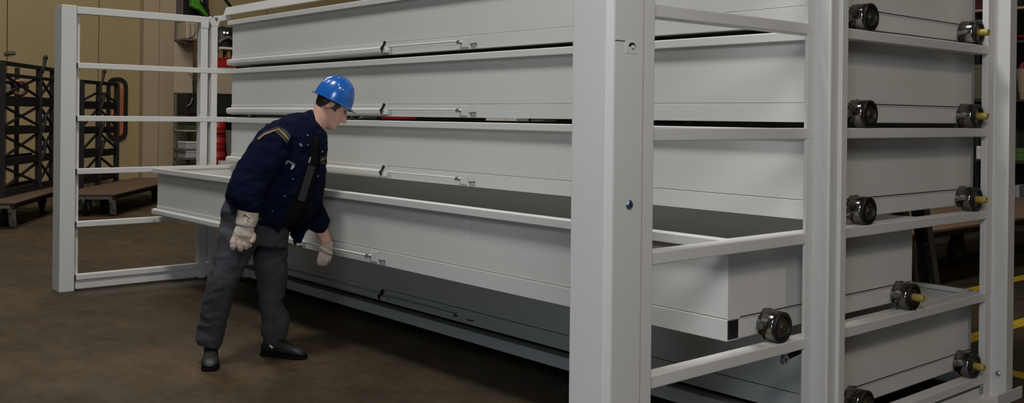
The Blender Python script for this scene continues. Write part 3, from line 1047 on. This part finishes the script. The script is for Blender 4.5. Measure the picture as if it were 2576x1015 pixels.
# safety shoes
def shoe(heel, toe, hw, lab):
    h, t = Vector(heel), Vector(toe)
    d = (t - h).normalized()
    s = Vector((-d.y, d.x, 0))
    L = (t - h).length
    st = [(0.00, .55, .055, .030), (0.03, .80, .085, .02), (0.12, .92, .125, .018), (0.25, .92, .130, .018), (0.36, .90, .118, .018), (0.48, .92, .098, .018), (0.62, 1.0, .082, .018),
          (0.76, 1.04, .074, .018), (0.88, .95, .066, .018), (0.96, .68, .052, .02), (1.0, .35, .036, .024)]
    rg = []
    for (a, w, top, bot) in catmull(st, 3):
        c = h + d * (a * L)
        r = []
        for k in range(24):
            th = 2 * PI * k / 24
            cs, sn = math.cos(th), math.sin(th)
            zz_ = (top + bot) / 2 + (top - bot) / 2 * math.copysign(abs(sn) ** 0.75, sn)
            wf = 1.0 if sn < 0 else 1 - 0.35 * sn * (1 if top > .09 else 0.5)
            r.append(c + s * (hw * w * wf * math.copysign(abs(cs) ** 0.8, cs)) + ZU * zz_)
        rg.append(r)
    o = MB().loft(rg).build('shoe', SHOEM, person, smooth='all')
    rg = []
    for z, g in ((0.0, .95), (0.004, 1.0), (0.017, 1.02), (0.021, .97)):
        ol = []
        for (a, w, top, bot) in catmull(st, 3):
            ol.append((a, w))
        r = [h + d * ((0.5 + (a - 0.5) * 1.03) * L) + s * (hw * w * g) + ZU * z for a, w in ol] + [h + d * ((0.5 + (a - 0.5) * 1.03) * L) - s * (hw * w * g) + ZU * z for a, w in ol[::-1]]
        rg.append(r)
    MB().loft(rg).build('sole', SOLEM, o)
    # laces
    for i in range(4):
        a = 0.36 + 0.075 * i
        z = [.121, .108, .096, .087][i]
        c = h + d * (a * L)
        MB().tube([c - s * hw * 0.5 + ZU * (z - .012), c + ZU * (z + .002), c + s * hw * 0.5 + ZU * (z - .012)], 0.004, 8).build('lace', SOLEM, o, smooth='all')
    # reflective side tabs
    for sg in (1, -1):
        a, b = h + d * (.17 * L) + ZU * .092 + s * (sg * hw * .92), h + d * (.33 * L) + ZU * .058 + s * (sg * hw * .97)
        MB().bar(a, b, 0.012, 0.006, up=s).build('reflective_tab', OFFW, o, bevel=0.002)
    return o


shoe((2.790, -.085, 0), (3.028, -.200, 0), .047, 'r')
shoe((2.852, .212, 0), (3.108, .356, 0), .046, 'l')


# ------------------------------------------------------------------ left background: carts and black frames
def frame_pts(o, e, b):
    o, e, b = Vector(o), Vector((e[0], e[1], 0)).normalized(), Vector((b[0], b[1], 0)).normalized()
    return lambda s, w, z: o + e * s + b * w + ZU * z




def far(o, k):
    return (CAM.x + k * (o[0] - CAM.x), CAM.y + k * (o[1] - CAM.y))


def farz(z, k):
    return CAM.z + k * (z - CAM.z)



def black_rack(lab, o, e, b, bays, z0, z1, shelves, dep, hooks, vee=False):
    k = 1.10
    o = far(o, k)
    bays = [s * k for s in bays]
    z1 = farz(z1, k)
    shelves = [(farz(a_, k), farz(c_, k)) for a_, c_ in shelves]
    hooks = [(s * k, farz(z, k)) for s, z in hooks]
    e_ = Vector((e[0], e[1], 0)).normalized()
    r = thing('frame_rack', lab, 'rack', (o[0], o[1], z0), math.atan2(e_.y, e_.x), 'black frame racks by the cream wall')
    P = frame_pts((o[0], o[1], 0), e, b)
    for s in bays:
        for w in (0, dep):
            if w == 0 or 0 < s < bays[-1]:
                MB().bar(P(s, w, z0), P(s, w, z1), 0.075 if w == 0 else 0.055).build('post', BLACKM, r, bevel=0.004)
    for w in (0,):
        MB().bar(P(-.03, w, z1), P(bays[-1] + .03, w, z1), 0.05, 0.055).build('top_bar', BLACKM, r, bevel=0.004)
    for zt, zb in shelves:
        mb = MB()
        mb.bar(P(0, 0, (zt + zb) / 2), P(bays[-1], 0, (zt + zb) / 2), 0.04, zt - zb)
        mb.bar(P(0, dep, (zt + zb) / 2), P(bays[-1], dep, (zt + zb) / 2), 0.04, zt - zb)
        for k in range(7):
            s = bays[-1] * k / 6
            mb.bar(P(s, 0, (zt + zb) / 2), P(s, dep, (zt + zb) / 2), 0.04, 0.03)
        mb.build('shelf', BLACKM, r)
    lev = [z1] + [a for a, _ in shelves]
    low = [b_ for _, b_ in shelves]
    for a, c in zip(shelves, shelves[1:]):
        for s0, s1 in zip(bays, bays[1:]):
            for x0, x1 in ((s0, s1), (s1, s0)):
                if vee and x0 != bays[1]:
                    continue
                MB().bar(P(x0 + .03 * (1 if x1 > x0 else -1), 0, a[1]), P(x1, 0, c[0]), 0.028).build('brace', BLACKM, r)
    for s0, s1 in zip(bays, bays[1:]):
        for x0, x1 in ((s0, s1), (s1, s0)):
            if vee and x1 != bays[1]:
                continue
            MB().bar(P(x0, 0, shelves[0][0]), P(x1, 0, z1 - .14), 0.028).build('brace', BLACKM, r)
    for s, z in hooks:
        MB().tube([P(s, -.03, z - .06), P(s + .02, -.05, z + .04), P(s + .05, -.05, z + .12), P(s + .06, -.05, z + .17), P(s + .09, -.05, z + .185), P(s + .12, -.05, z + .165)],
                  [.022, .022, .024, .032, .03, .022], 8).build('hook', BLACKM, r, smooth=True)
    return r, P


r1, P1 = black_rack('nearer black cross-braced frame rack beside the white left guide frame', (-4.35, .47), (-.842, .54), (-.54, -.842), [0, 1.30, 1.85], .328, 2.016,
                    [(1.63, 1.51), (1.26, 1.165), (.886, .79), (.515, .43)], .30, [(1.32, 2.0), (1.36, 1.22), (1.36, .87)])
MB().bar(P1(0, 0, farz(1.88, 1.1)), P1(2.035, 0, farz(1.88, 1.1)), .045, .045).build('top_bar', BLACKM, r1, bevel=0.004)
r2, P2 = black_rack('farther black frame rack seen through the white left guide frame', (-5.93, 1.85), (-.776, .63), (-.63, -.776), [0, .62, 1.32], .0, 1.87,
                    [(1.60, 1.49), (1.23, 1.14), (.90, .80), (.56, .44)], .30, [(.62, 1.88), (.64, 1.55), (.64, 1.18), (.64, .86)], True)


def coil(lab, m, s, r):
    o = P1(s, .16, farz(1.63, 1.1) + r + .03)
    ax = (P1(0, 1, 0) - P1(0, 0, 0)) * .6 + (P1(1, 0, 0) - P1(0, 0, 0)) * .8
    ax.normalize()
    t = ax.cross(ZU)
    pts = [o + (t * math.cos(2 * PI * k / 24) + ZU * math.sin(2 * PI * k / 24)) * r for k in range(25)]
    c = MB().tube(pts, .028, 8).build('tape_coil', m, smooth='all')
    tag(c, lab, 'coil', 'coils on the nearer black frame rack')
    MB().bar(o - ZU * r, o + ZU * r * .3 + t * r * .5, .04, .02).build('loose_end', OFFW, c)


coil('black hose coil standing on the top shelf of the nearer black rack', BLACK, .62, .085)
coil('brown and white coil standing on the top shelf of the nearer black rack', mat('brown_tape', (.22, .09, .05), .6), 1.12, .095)


def cart(lab, A, e, w, L, Wd, zt, top, caster_list, legs):
    e_ = Vector((e[0], e[1], 0)).normalized()
    c = thing('platform_cart', lab, 'cart', (A[0], A[1], 0), math.atan2(e_.y, e_.x), 'low platform carts on the hall floor')
    P = frame_pts((A[0], A[1], 0), e, w)

    def slab(z0, z1, s0, s1, w0, w1, name, m):
        mb = MB()
        q = [P(s, x, z) for z in (z0, z1) for s, x in ((s0, w0), (s1, w0), (s1, w1), (s0, w1))]
        mb.add(q, [(3, 2, 1, 0), (4, 5, 6, 7), (0, 1, 5, 4), (1, 2, 6, 5), (2, 3, 7, 6), (3, 0, 4, 7)])
        return mb.build(name, m, c, bevel=0.004)
    slab(zt - .025, zt, 0, L, 0, Wd, 'platform_board', top)
    slab(zt - .075, zt - .026, .01, L - .01, .01, .06, 'side_beam', BLACKM)
    slab(zt - .075, zt - .026, .01, L - .01, Wd - .06, Wd - .01, 'side_beam', BLACKM)
    slab(zt - .075, zt - .026, .01, .06, .06, Wd - .06, 'end_beam', CLEG)
    slab(zt - .075, zt - .026, L - .06, L - .01, .06, Wd - .06, 'end_beam', BLACKM)
    for s, x in legs:
        mb = MB()
        pts = [P(s, x, zt - .028), P(s - .01, x - .012, zt * .62), P(s, x - .02, zt * .30), P(s + .03, x - .02, 0.025)]
        for a, b in zip(pts, pts[1:]):
            mb.bar(a, b, .075, .05)
        lg = mb.build('leg', CLEG, c)
        MB().bar(P(s + .03, x - .02, .03), P(s + .03, x - .02, 0.0), .08, .06).build('foot_pad', BLACK, lg)
    for s, x, r in caster_list:
        ax = Vector((w[0], w[1], 0)).normalized()
        wh = MB().lathe([(r * .35, -.03), (r * .8, -.028), (r, -.02), (r, .02), (r * .8, .028), (r * .35, .03)], P(s, x, r), ax, 24).build('wheel', BLACK, c, smooth=True)
        MB().lathe([(r * .5, -.034), (r * .45, -.036), (r * .2, -.036)], P(s, x, r), ax, 16).build('hub', GREYM, wh, smooth=True)
        MB().bar(P(s, x, r), P(s + .02, x, zt - .1), .10, .09).build('caster_fork', BLACKM, c)
    return c


cart('brown-topped platform cart under the nearer black frame rack', far((-3.594, .436), 1.10), (-.87, .49), (-.49, -.87), 2.88, 1.2, .322, BOARD, [(.55, .25, .105), (2.4, .3, .105)], [(.05, .06)])
cart('empty brown-topped platform cart behind the left guide frame', far((-4.187, 1.73), 1.11), (-.80, .60), (-.60, -.80), 3.6, .83, .308, BOARD,
     [(.62, .35, .10), (.10, .42, .15), (2.9, .3, .10)], [(.04, .06)])
cart('tan-topped platform cart standing far behind the rack', (4.25, 5.2), (0, 1, 0), (-1, 0, 0), 5.2, 1.3, .50, BOARD2, [(2.05, .45, .16), (4.2, .45, .16)], [(.1, .1), (5.1, .1)])


# ------------------------------------------------------------------ left background: things near the cream wall
X0, X1 = -11.5, -11.0
# service column carrying the white box, shelves and cabinets: one shelf tower
t = thing('shelf_tower', 'tall tower of shelves beside the grey column, behind the left corner posts', 'shelf', (-11.25, 5.56, 0))
for y in (5.42, 5.70):
    MB().box(-11.55, -11.5, y - .02, y + .02, 0, 3.45).build('upright', GREYM, t)
for z in (.36, .50, .68, 1.07, 2.92):
    MB().box(-11.55, -11.0, 5.40, 5.74, z, z + .028).build('shelf_board', LGREY if z == 1.07 else GREYM, t)
MB().box(-11.498, -11.485, 5.37, 5.77, 1.86, 2.90).build('back_board', BEIGE, t)
MB().tube([(-10.98, 5.46, 2.24), (-10.95, 5.52, 2.22), (-10.95, 5.55, 2.10), (-10.95, 5.55, 1.75), (-10.95, 5.50, 1.62), (-10.98, 5.44, 1.58)], 0.016, 8).build('grab_handle', GREYM, t, smooth=True)
t = MB().box(-11.5, -11.02, 5.433, 5.669, 2.95, 3.29).build('control_box', BEIGE, bevel=0.02)
tag(t, 'pale box with a hanging cable loop on top of the shelf tower', 'box')
MB().tube([(-11.01, 5.50, 3.27), (-11.0, 5.51, 3.1), (-11.0, 5.50, 3.0), (-11.0, 5.47, 2.96)], 0.008, 8).tube(
    [(-11.01, 5.60, 3.27), (-11.0, 5.615, 3.12), (-11.0, 5.58, 3.02), (-11.0, 5.50, 2.975)], 0.008, 8).build('cable', GREYM, t, smooth=True)
t = MB().box(-11.49, -11.0, 5.445, 6.52, 1.393, 1.845).build('black_cabinet', BLACK, bevel=0.01)
tag(t, 'flat black cabinet resting on stacked drums behind the corner posts', 'cabinet')
MB().box(-10.998, -10.99, 5.5, 6.45, 1.44, 1.80).build('door', BLACKM, t)
for y0, y1, z0, z1, lab in ((5.45, 5.67, .712, .862, 'light grey crate on the shelf tower, upper of the pale two'), (5.45, 5.67,   .53, .676, 'light grey crate on the shelf tower, lower of the pale two'),
                            (5.455, 5.66, 1.10, 1.24, 'dark olive crate under the black cabinet')):
    c = MB().box(-11.45, -11.02, y0, y1, z0, z1 - .03).build('crate', DGREEN if z0 > 1 else LGREY, bevel=0.008)
    tag(c, lab, 'crate', 'crates on the shelf tower')
    MB().box(-11.46, -11.01, y0 - .005, y1 + .005, z1 - .03, z1).build('rim', BLACKM if z0 > 1 else OFFW, c, bevel=0.004)
# red drums
for i, z in enumerate((0.40, .70, 1.02)):
    d = MB().lathe([(.14, 0), (.165, .02), (.165, .11), (.172, .125), (.172, .15), (.165, .165), (.165, .28), (.14, .30)], (-11.2, 6.20, z), (0, 0, 1), 24).build('drum', REDM, smooth=True)
    tag(d, ['lowest red drum of the stack behind the corner posts', 'middle red drum of the stack behind the corner posts', 'top red drum, under the black cabinet'][i], 'drum', 'red drums in a stack')
    MB().lathe([(.171, 0), (.178, .008), (.171, .016)], (-11.2, 6.20, z + .27), (0, 0, 1), 24).build('band', BLACKM, d, smooth=True)
t = MB().box(-11.38, -10.76, 6.02, 6.62, 0, .385).build('plinth', GREYM, bevel=0.01)
tag(t, 'grey steel plinth carrying the red drums', 'plinth')
t = MB().prism([(6.32, .50), (6.40, .50), (6.43, 1.03), (6.36, 1.10), (6.27, 1.10), (6.29, .86)], 'x', -11.0, -10.95).build('steel_profile', GREYM)
tag(t, 'grey steel profile leaning in front of the red drums', 'profile')
MB().box(-10.99, -10.94, 6.30, 6.42, .386, .50).build('foot', GREYM, t)
t = MB().box(-11.02, -10.93, 6.44, 6.53, .386, .92).build('document_board', OFFW, bevel=0.004)
tag(t, 'white board with a blue patch beside the red drums', 'board')
MB().box(-10.93, -10.925, 6.44, 6.52, .72, .90).build('blue_patch', BLUEM, t)
t = MB().box(-10.94, -10.80, 6.10, 6.42, .386, .47).build('parts_tray', OFFW, bevel=0.006)
tag(t, 'low white tray of small parts in front of the drums', 'tray')
MB().box(-10.92, -10.82, 6.13, 6.39, .47, .49).build('contents', DARKRED, t)
# red box, pallet and dark machine above
t = MB().box(-11.5, -11.0, 6.02, 6.50, 1.847, 2.405).build('pedestal', BEIGE, bevel=0.01)
tag(t, 'pale pedestal carrying the red box, behind the corner posts', 'pedestal')
t = MB().box(-11.45, -10.99, 6.06, 6.52, 2.407, 2.60).build('red_crate', REDM, bevel=0.01)
tag(t, 'bright red crate between the corner post and the drawers', 'crate')
MB().box(-11.46, -10.98, 6.05, 6.53, 2.56, 2.585).build('rim', REDM, t)
t = thing('pallet', 'small wooden pallet on the red crate, seen beside the corner post', 'pallet', (-11.2, 6.3, 2.602))
MB().box(-11.45, -10.99, 6.1, 6.52, 2.74, 2.77).build('deck', WOOD, t)
for y in (6.13, 6.30, 6.44):
    MB().box(-11.45, -10.99, y, y + .07, 2.602, 2.74).build('block', WOOD, t)
t = thing('motor_unit', 'dark round machine head with two small lights on the wooden pallet', 'machine', (-11.2, 6.3, 2.77))
MB().lathe([(.10, 0), (.21, .05), (.22, .22), (.17, .38), (.10, .46), (.02, .5)], (-11.2, 6.29, 2.77), (0, 0, 1), 20).build('housing', BLACKM, t, smooth=True)
MB().tube([(-10.96, 6.10, 2.905), (-10.95, 6.18, 2.98), (-10.95, 6.32, 3.03), (-10.96, 6.45, 2.95)], .03, 10).build('hose', GREYM, t, smooth=True)
MB().box(-11.05, -10.94, 6.13, 6.48, 2.771, 2.82).build('cloth_wrap', OFFW, t, bevel=0.01)
for y in (6.22, 6.29):
    MB().lathe([(.022, 0), (.022, .01)], (-10.985, y, 3.12), (1, 0, 0), 12).build('lamp', mat('lit_lamp', (.8, .8, .7), .3, emit=(1, .95, .8, 1.2)), t)
# green hoist arm, hoses, red post high up
t = thing('hoist_arm', 'green hoist arm with black hoses above the top rail of the left frame', 'machine', (-11.2, 5.75, 3.0))
MB().box(-11.5, -11.35, 5.98, 6.04, 2.95, 4.6).build('post', DARKRED, t)
MB().box(-11.36, -11.34, 5.5, 6.0, 3.42, 4.5).build('back_plate', BLACK, t)
MB().prism([(5.56, 4.3), (5.56, 3.62), (5.62, 3.58), (5.72, 3.56), (5.86, 3.44), (5.93, 3.44), (5.92, 3.52), (5.76, 3.68), (5.72, 3.80), (5.72, 4.3)], 'x', -11.2, -11.05).build('arm', GREENM, t, bevel=0.012)
MB().prism([(5.74, 3.70), (5.88, 3.55), (5.90, 3.80), (5.78, 4.2)], 'x', -11.33, -11.31).build('plate', BEIGE, t)
for a, b in (((-11.0, 5.72, 4.2), (-11.0, 5.90, 3.52)), ((-11.0, 5.70, 3.74), (-11.0, 5.92, 3.46))):
    MB().tube([a, b], .016, 8).build('hose', BLACK, t, smooth=True)
MB().tube([(-11.0, 6.02, 4.05), (-11.0, 6.40, 3.64)], .032, 8).build('hose', BLACK, t, smooth=True)
# long dark block, added to keep the view between the drawers dark
t = MB().box(-12.6, -11.6, 6.56, 22.0, 0, 3.3).build('dark_backdrop', mat('backdrop_black', (.012, .012, .011), .7), bevel=0.02)
tag(t, 'long dark block added to darken the slits between the drawers', 'machine')
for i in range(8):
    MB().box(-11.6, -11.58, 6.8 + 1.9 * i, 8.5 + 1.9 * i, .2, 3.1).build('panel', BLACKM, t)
# things glimpsed through the slit between the second and third drawers
for i, (x0, x1, z0, z1, m, nm, lab) in enumerate((
        (-5.792, -5.22, 1.30, 1.42, OFFW, 'carton', 'longer white carton glimpsed through the slit between two drawers'),
        (-5.20, -4.925, 1.30, 1.42, OFFW, 'carton', 'shorter white carton glimpsed through the slit between two drawers'),
        (-9.30, -8.45, 1.30, 1.43, REDM, 'red_crate', 'red crate glimpsed through the slit beside a drawer latch'),
        (-4.55, -4.22, 1.30, 1.40, OLIVE, 'carton', 'dull olive carton right of the white ones in the slit'))):
    o = MB().box(x0, x1, 9.0, 9.3, z0, z1).build(nm, m, bevel=0.008)
    tag(o, lab, 'box')
    MB().box(x0 - .003, x1 + .003, 9.1, 9.2, z0 - .001, z1 + .002).build('band', m, o)
t = thing('long_bench', 'long dark work bench far behind the rack, carrying cartons', 'bench', (-6.5, 9.2, 0))
MB().box(-9.6, -3.6, 8.9, 9.6, 1.25, 1.298).build('bench_top', BLACKM, t)
for x in (-9.5, -3.7):
    MB().box(x - .04, x + .04, 9.0, 9.5, 0, 1.25).build('leg', BLACKM, t)

# galvanised channels leaning behind the rack
for i, (dx, dy) in enumerate(((0, 0), (-.125, .0))):
    A, B = Vector((5.372 + dx, 3.644 + dy, 0.0)), Vector((5.644 + dx, 2.795 + dy, 1.0))
    d = (B - A).normalized()
    s = d.cross(Vector((0, -1, 0))).normalized()
    n_ = s.cross(d)
    t = thing('steel_channel', ['perforated galvanised channel leaning behind the rack, right of the pair', 'galvanised channel leaning behind the rack, mostly hidden by the drawer'][i],
              'channel', A, 0, 'galvanised channels leaning on the rack')
    MB().bar(A, B, .085, .006, up=n_).build('web', mat('dark_galvanised', (.10, .11, .115), .4, .8), t)
    for q in (-1, 1):
        MB().bar(A + s * q * .042 + n_ * .02, B + s * q * .042 + n_ * .02, .006, .045, up=n_).build('flange', ZINC, t)
    mb = MB()
    c = A + d * .05
    mb.bar(c + n_ * .004, A + d * 1.0 + n_ * .004, .035, .006, up=n_)
    mb.build('perforation', mat('pale_zinc_patch', (.26, .30, .31), .35, .8, noise_amt=.9, noise_scale=26), t)

# ------------------------------------------------------------------ dark shelving far right
t = thing('storage_shelf', 'dark green storage shelving in the dim hall at the far right edge', 'shelf', (2.6, 12.2, 0))
for x in (1.60, 2.36, 3.6):
    MB().box(x - .03, x + .03, 12.0, 12.06, 0, 3.7).build('upright', BLACKM, t)
    MB().box(x - .03, x + .03, 12.7, 12.76, 0, 3.7).build('upright', BLACKM, t)
for z in (.25, .86, 1.74, 2.58, 3.06):
    MB().box(1.57, 3.63, 12.0, 12.76, z, z + .035).build('shelf_board', TAN if z > 3 else BLACKM, t)
MB().box(1.60, 3.6, 12.72, 12.74, 0, 3.7).build('back_panel', mat('black_green_panel', (.012, .018, .008), .8), t)
for x0, x1, z0, z1, m, nm, lab, cat in (
        (1.72, 2.10, 3.10, 3.42, DARKRED, 'box', 'dark red box on the topmost tan shelf', 'box'),
        (1.78, 2.0, 1.78, 2.29, OLIVE, 'panel', 'olive board standing on the shelf behind the rear post', 'board'),
        (2.39, 2.60, .896, 1.077, mat('bright_green_crate', (.05, .12, .012), .6), 'crate', 'mid green crate on a low shelf at the right edge', 'crate'),
        (2.41, 2.475, .286, .55, LGREY, 'canister', 'small pale canister on the lowest shelf at the right edge', 'canister'),
        (1.86, 1.98, .896, 1.09, OFFW, 'carton', 'small white carton on the shelf behind the rear post', 'carton'),
        (1.80, 1.97, 2.616, 2.95, OLIVE, 'box', 'dull olive box high on the shelf behind the roller', 'box')):
    o = MB().box(x0, x1, 12.07, 12.3, z0, z1).build(nm, m, bevel=0.01)
    tag(o, lab, cat)
    MB().box(x0 + .02, x1 - .02, 12.062, 12.071, z1 - .06, z1 - .02).build('label_strip', m, o)
o = MB().lathe([(.06, 0), (.15, .05), (.155, .07), (.14, .07)], (2.47, 12.2, 2.617), (0, 0, 1), 24).build('bowl', REDM, smooth=True)
tag(o, 'bright red bowl on the high shelf at the right edge', 'bowl')
o = MB().lathe([(.05, 0), (.085, .25), (.10, .42), (.105, .44), (.09, .44), (.07, .1)], (2.47, 12.2, 1.777), (0, 0, 1), 20).build('bin', TAN, smooth=True)
tag(o, 'tapering tan bin on the shelf at the right edge, pink rag inside', 'bin')
g = MB()
for k in range(7):
    g.lathe([(.001, -.03), (.03, 0), (.001, .03)], (2.47 + random.uniform(-.05, .05), 12.2 + random.uniform(-.05, .05), 2.225 + random.uniform(0, .06)), (0, 0, 1), 8)
o = g.build('rag', PINK, smooth='all')
tag(o, 'crumpled pink rag lying in the tan bin', 'rag')


# ------------------------------------------------------------------ light
wd = bpy.data.worlds.new('world')
SC.world = wd
wd.use_nodes = True
bg = wd.node_tree.nodes['Background']
bg.inputs['Color'].default_value = (0.80, 0.90, 1.0, 1)
bg.inputs['Strength'].default_value = 0.07


def area(name, loc, target, size, energy, col=(1, 1, 1), size_y=None):
    l = bpy.data.lights.new(name, 'AREA')
    l.shape = 'RECTANGLE'
    l.size = size
    l.size_y = size_y or size
    l.energy = energy
    l.color = col
    o = bpy.data.objects.new(name, l)
    COL.objects.link(o)
    o.location = loc
    o.rotation_euler = (Vector(target) - Vector(loc)).to_track_quat('-Z', 'Y').to_euler()
    return o


area('skylight_lamp', (5.0, -2.3, 10.0), (4.4, 1.2, 1.0), 1.5, 1060, (1.0, 0.99, 0.97))
area('left_skylight_lamp', (0.0, -2.6, 10.0), (0.6, 1.2, 1.0), 1.8, 210, (1.0, 0.94, 0.84))
area('side_lamp', (13.0, 0.4, 9.0), (6.0, 1.8, 1.0), 0.9, 270, (1.0, 0.74, 0.56))  # unseen warm lamp high on the right, throws the bands under the rails
area('hall_lamp', (-6.0, 2.0, 8.5), (-8.0, 3.5, 0), 4.0, 760, (1.0, 0.90, 0.74))
area('front_fill', (8.3, -2.3, 3.3), (5.6, 0.6, 1.0), 1.2, 118, (0.96, 0.98, 1.0))  # added fill lamp beside the camera, brightens the posts and drawer fronts
area('low_blue_fill', (8.7, -5.2, 1.3), (4.6, 1.2, 0.3), 1.6, 80, (0.70, 0.85, 1.0))  # added low blue fill, lifts the lowest drawer and the post fronts
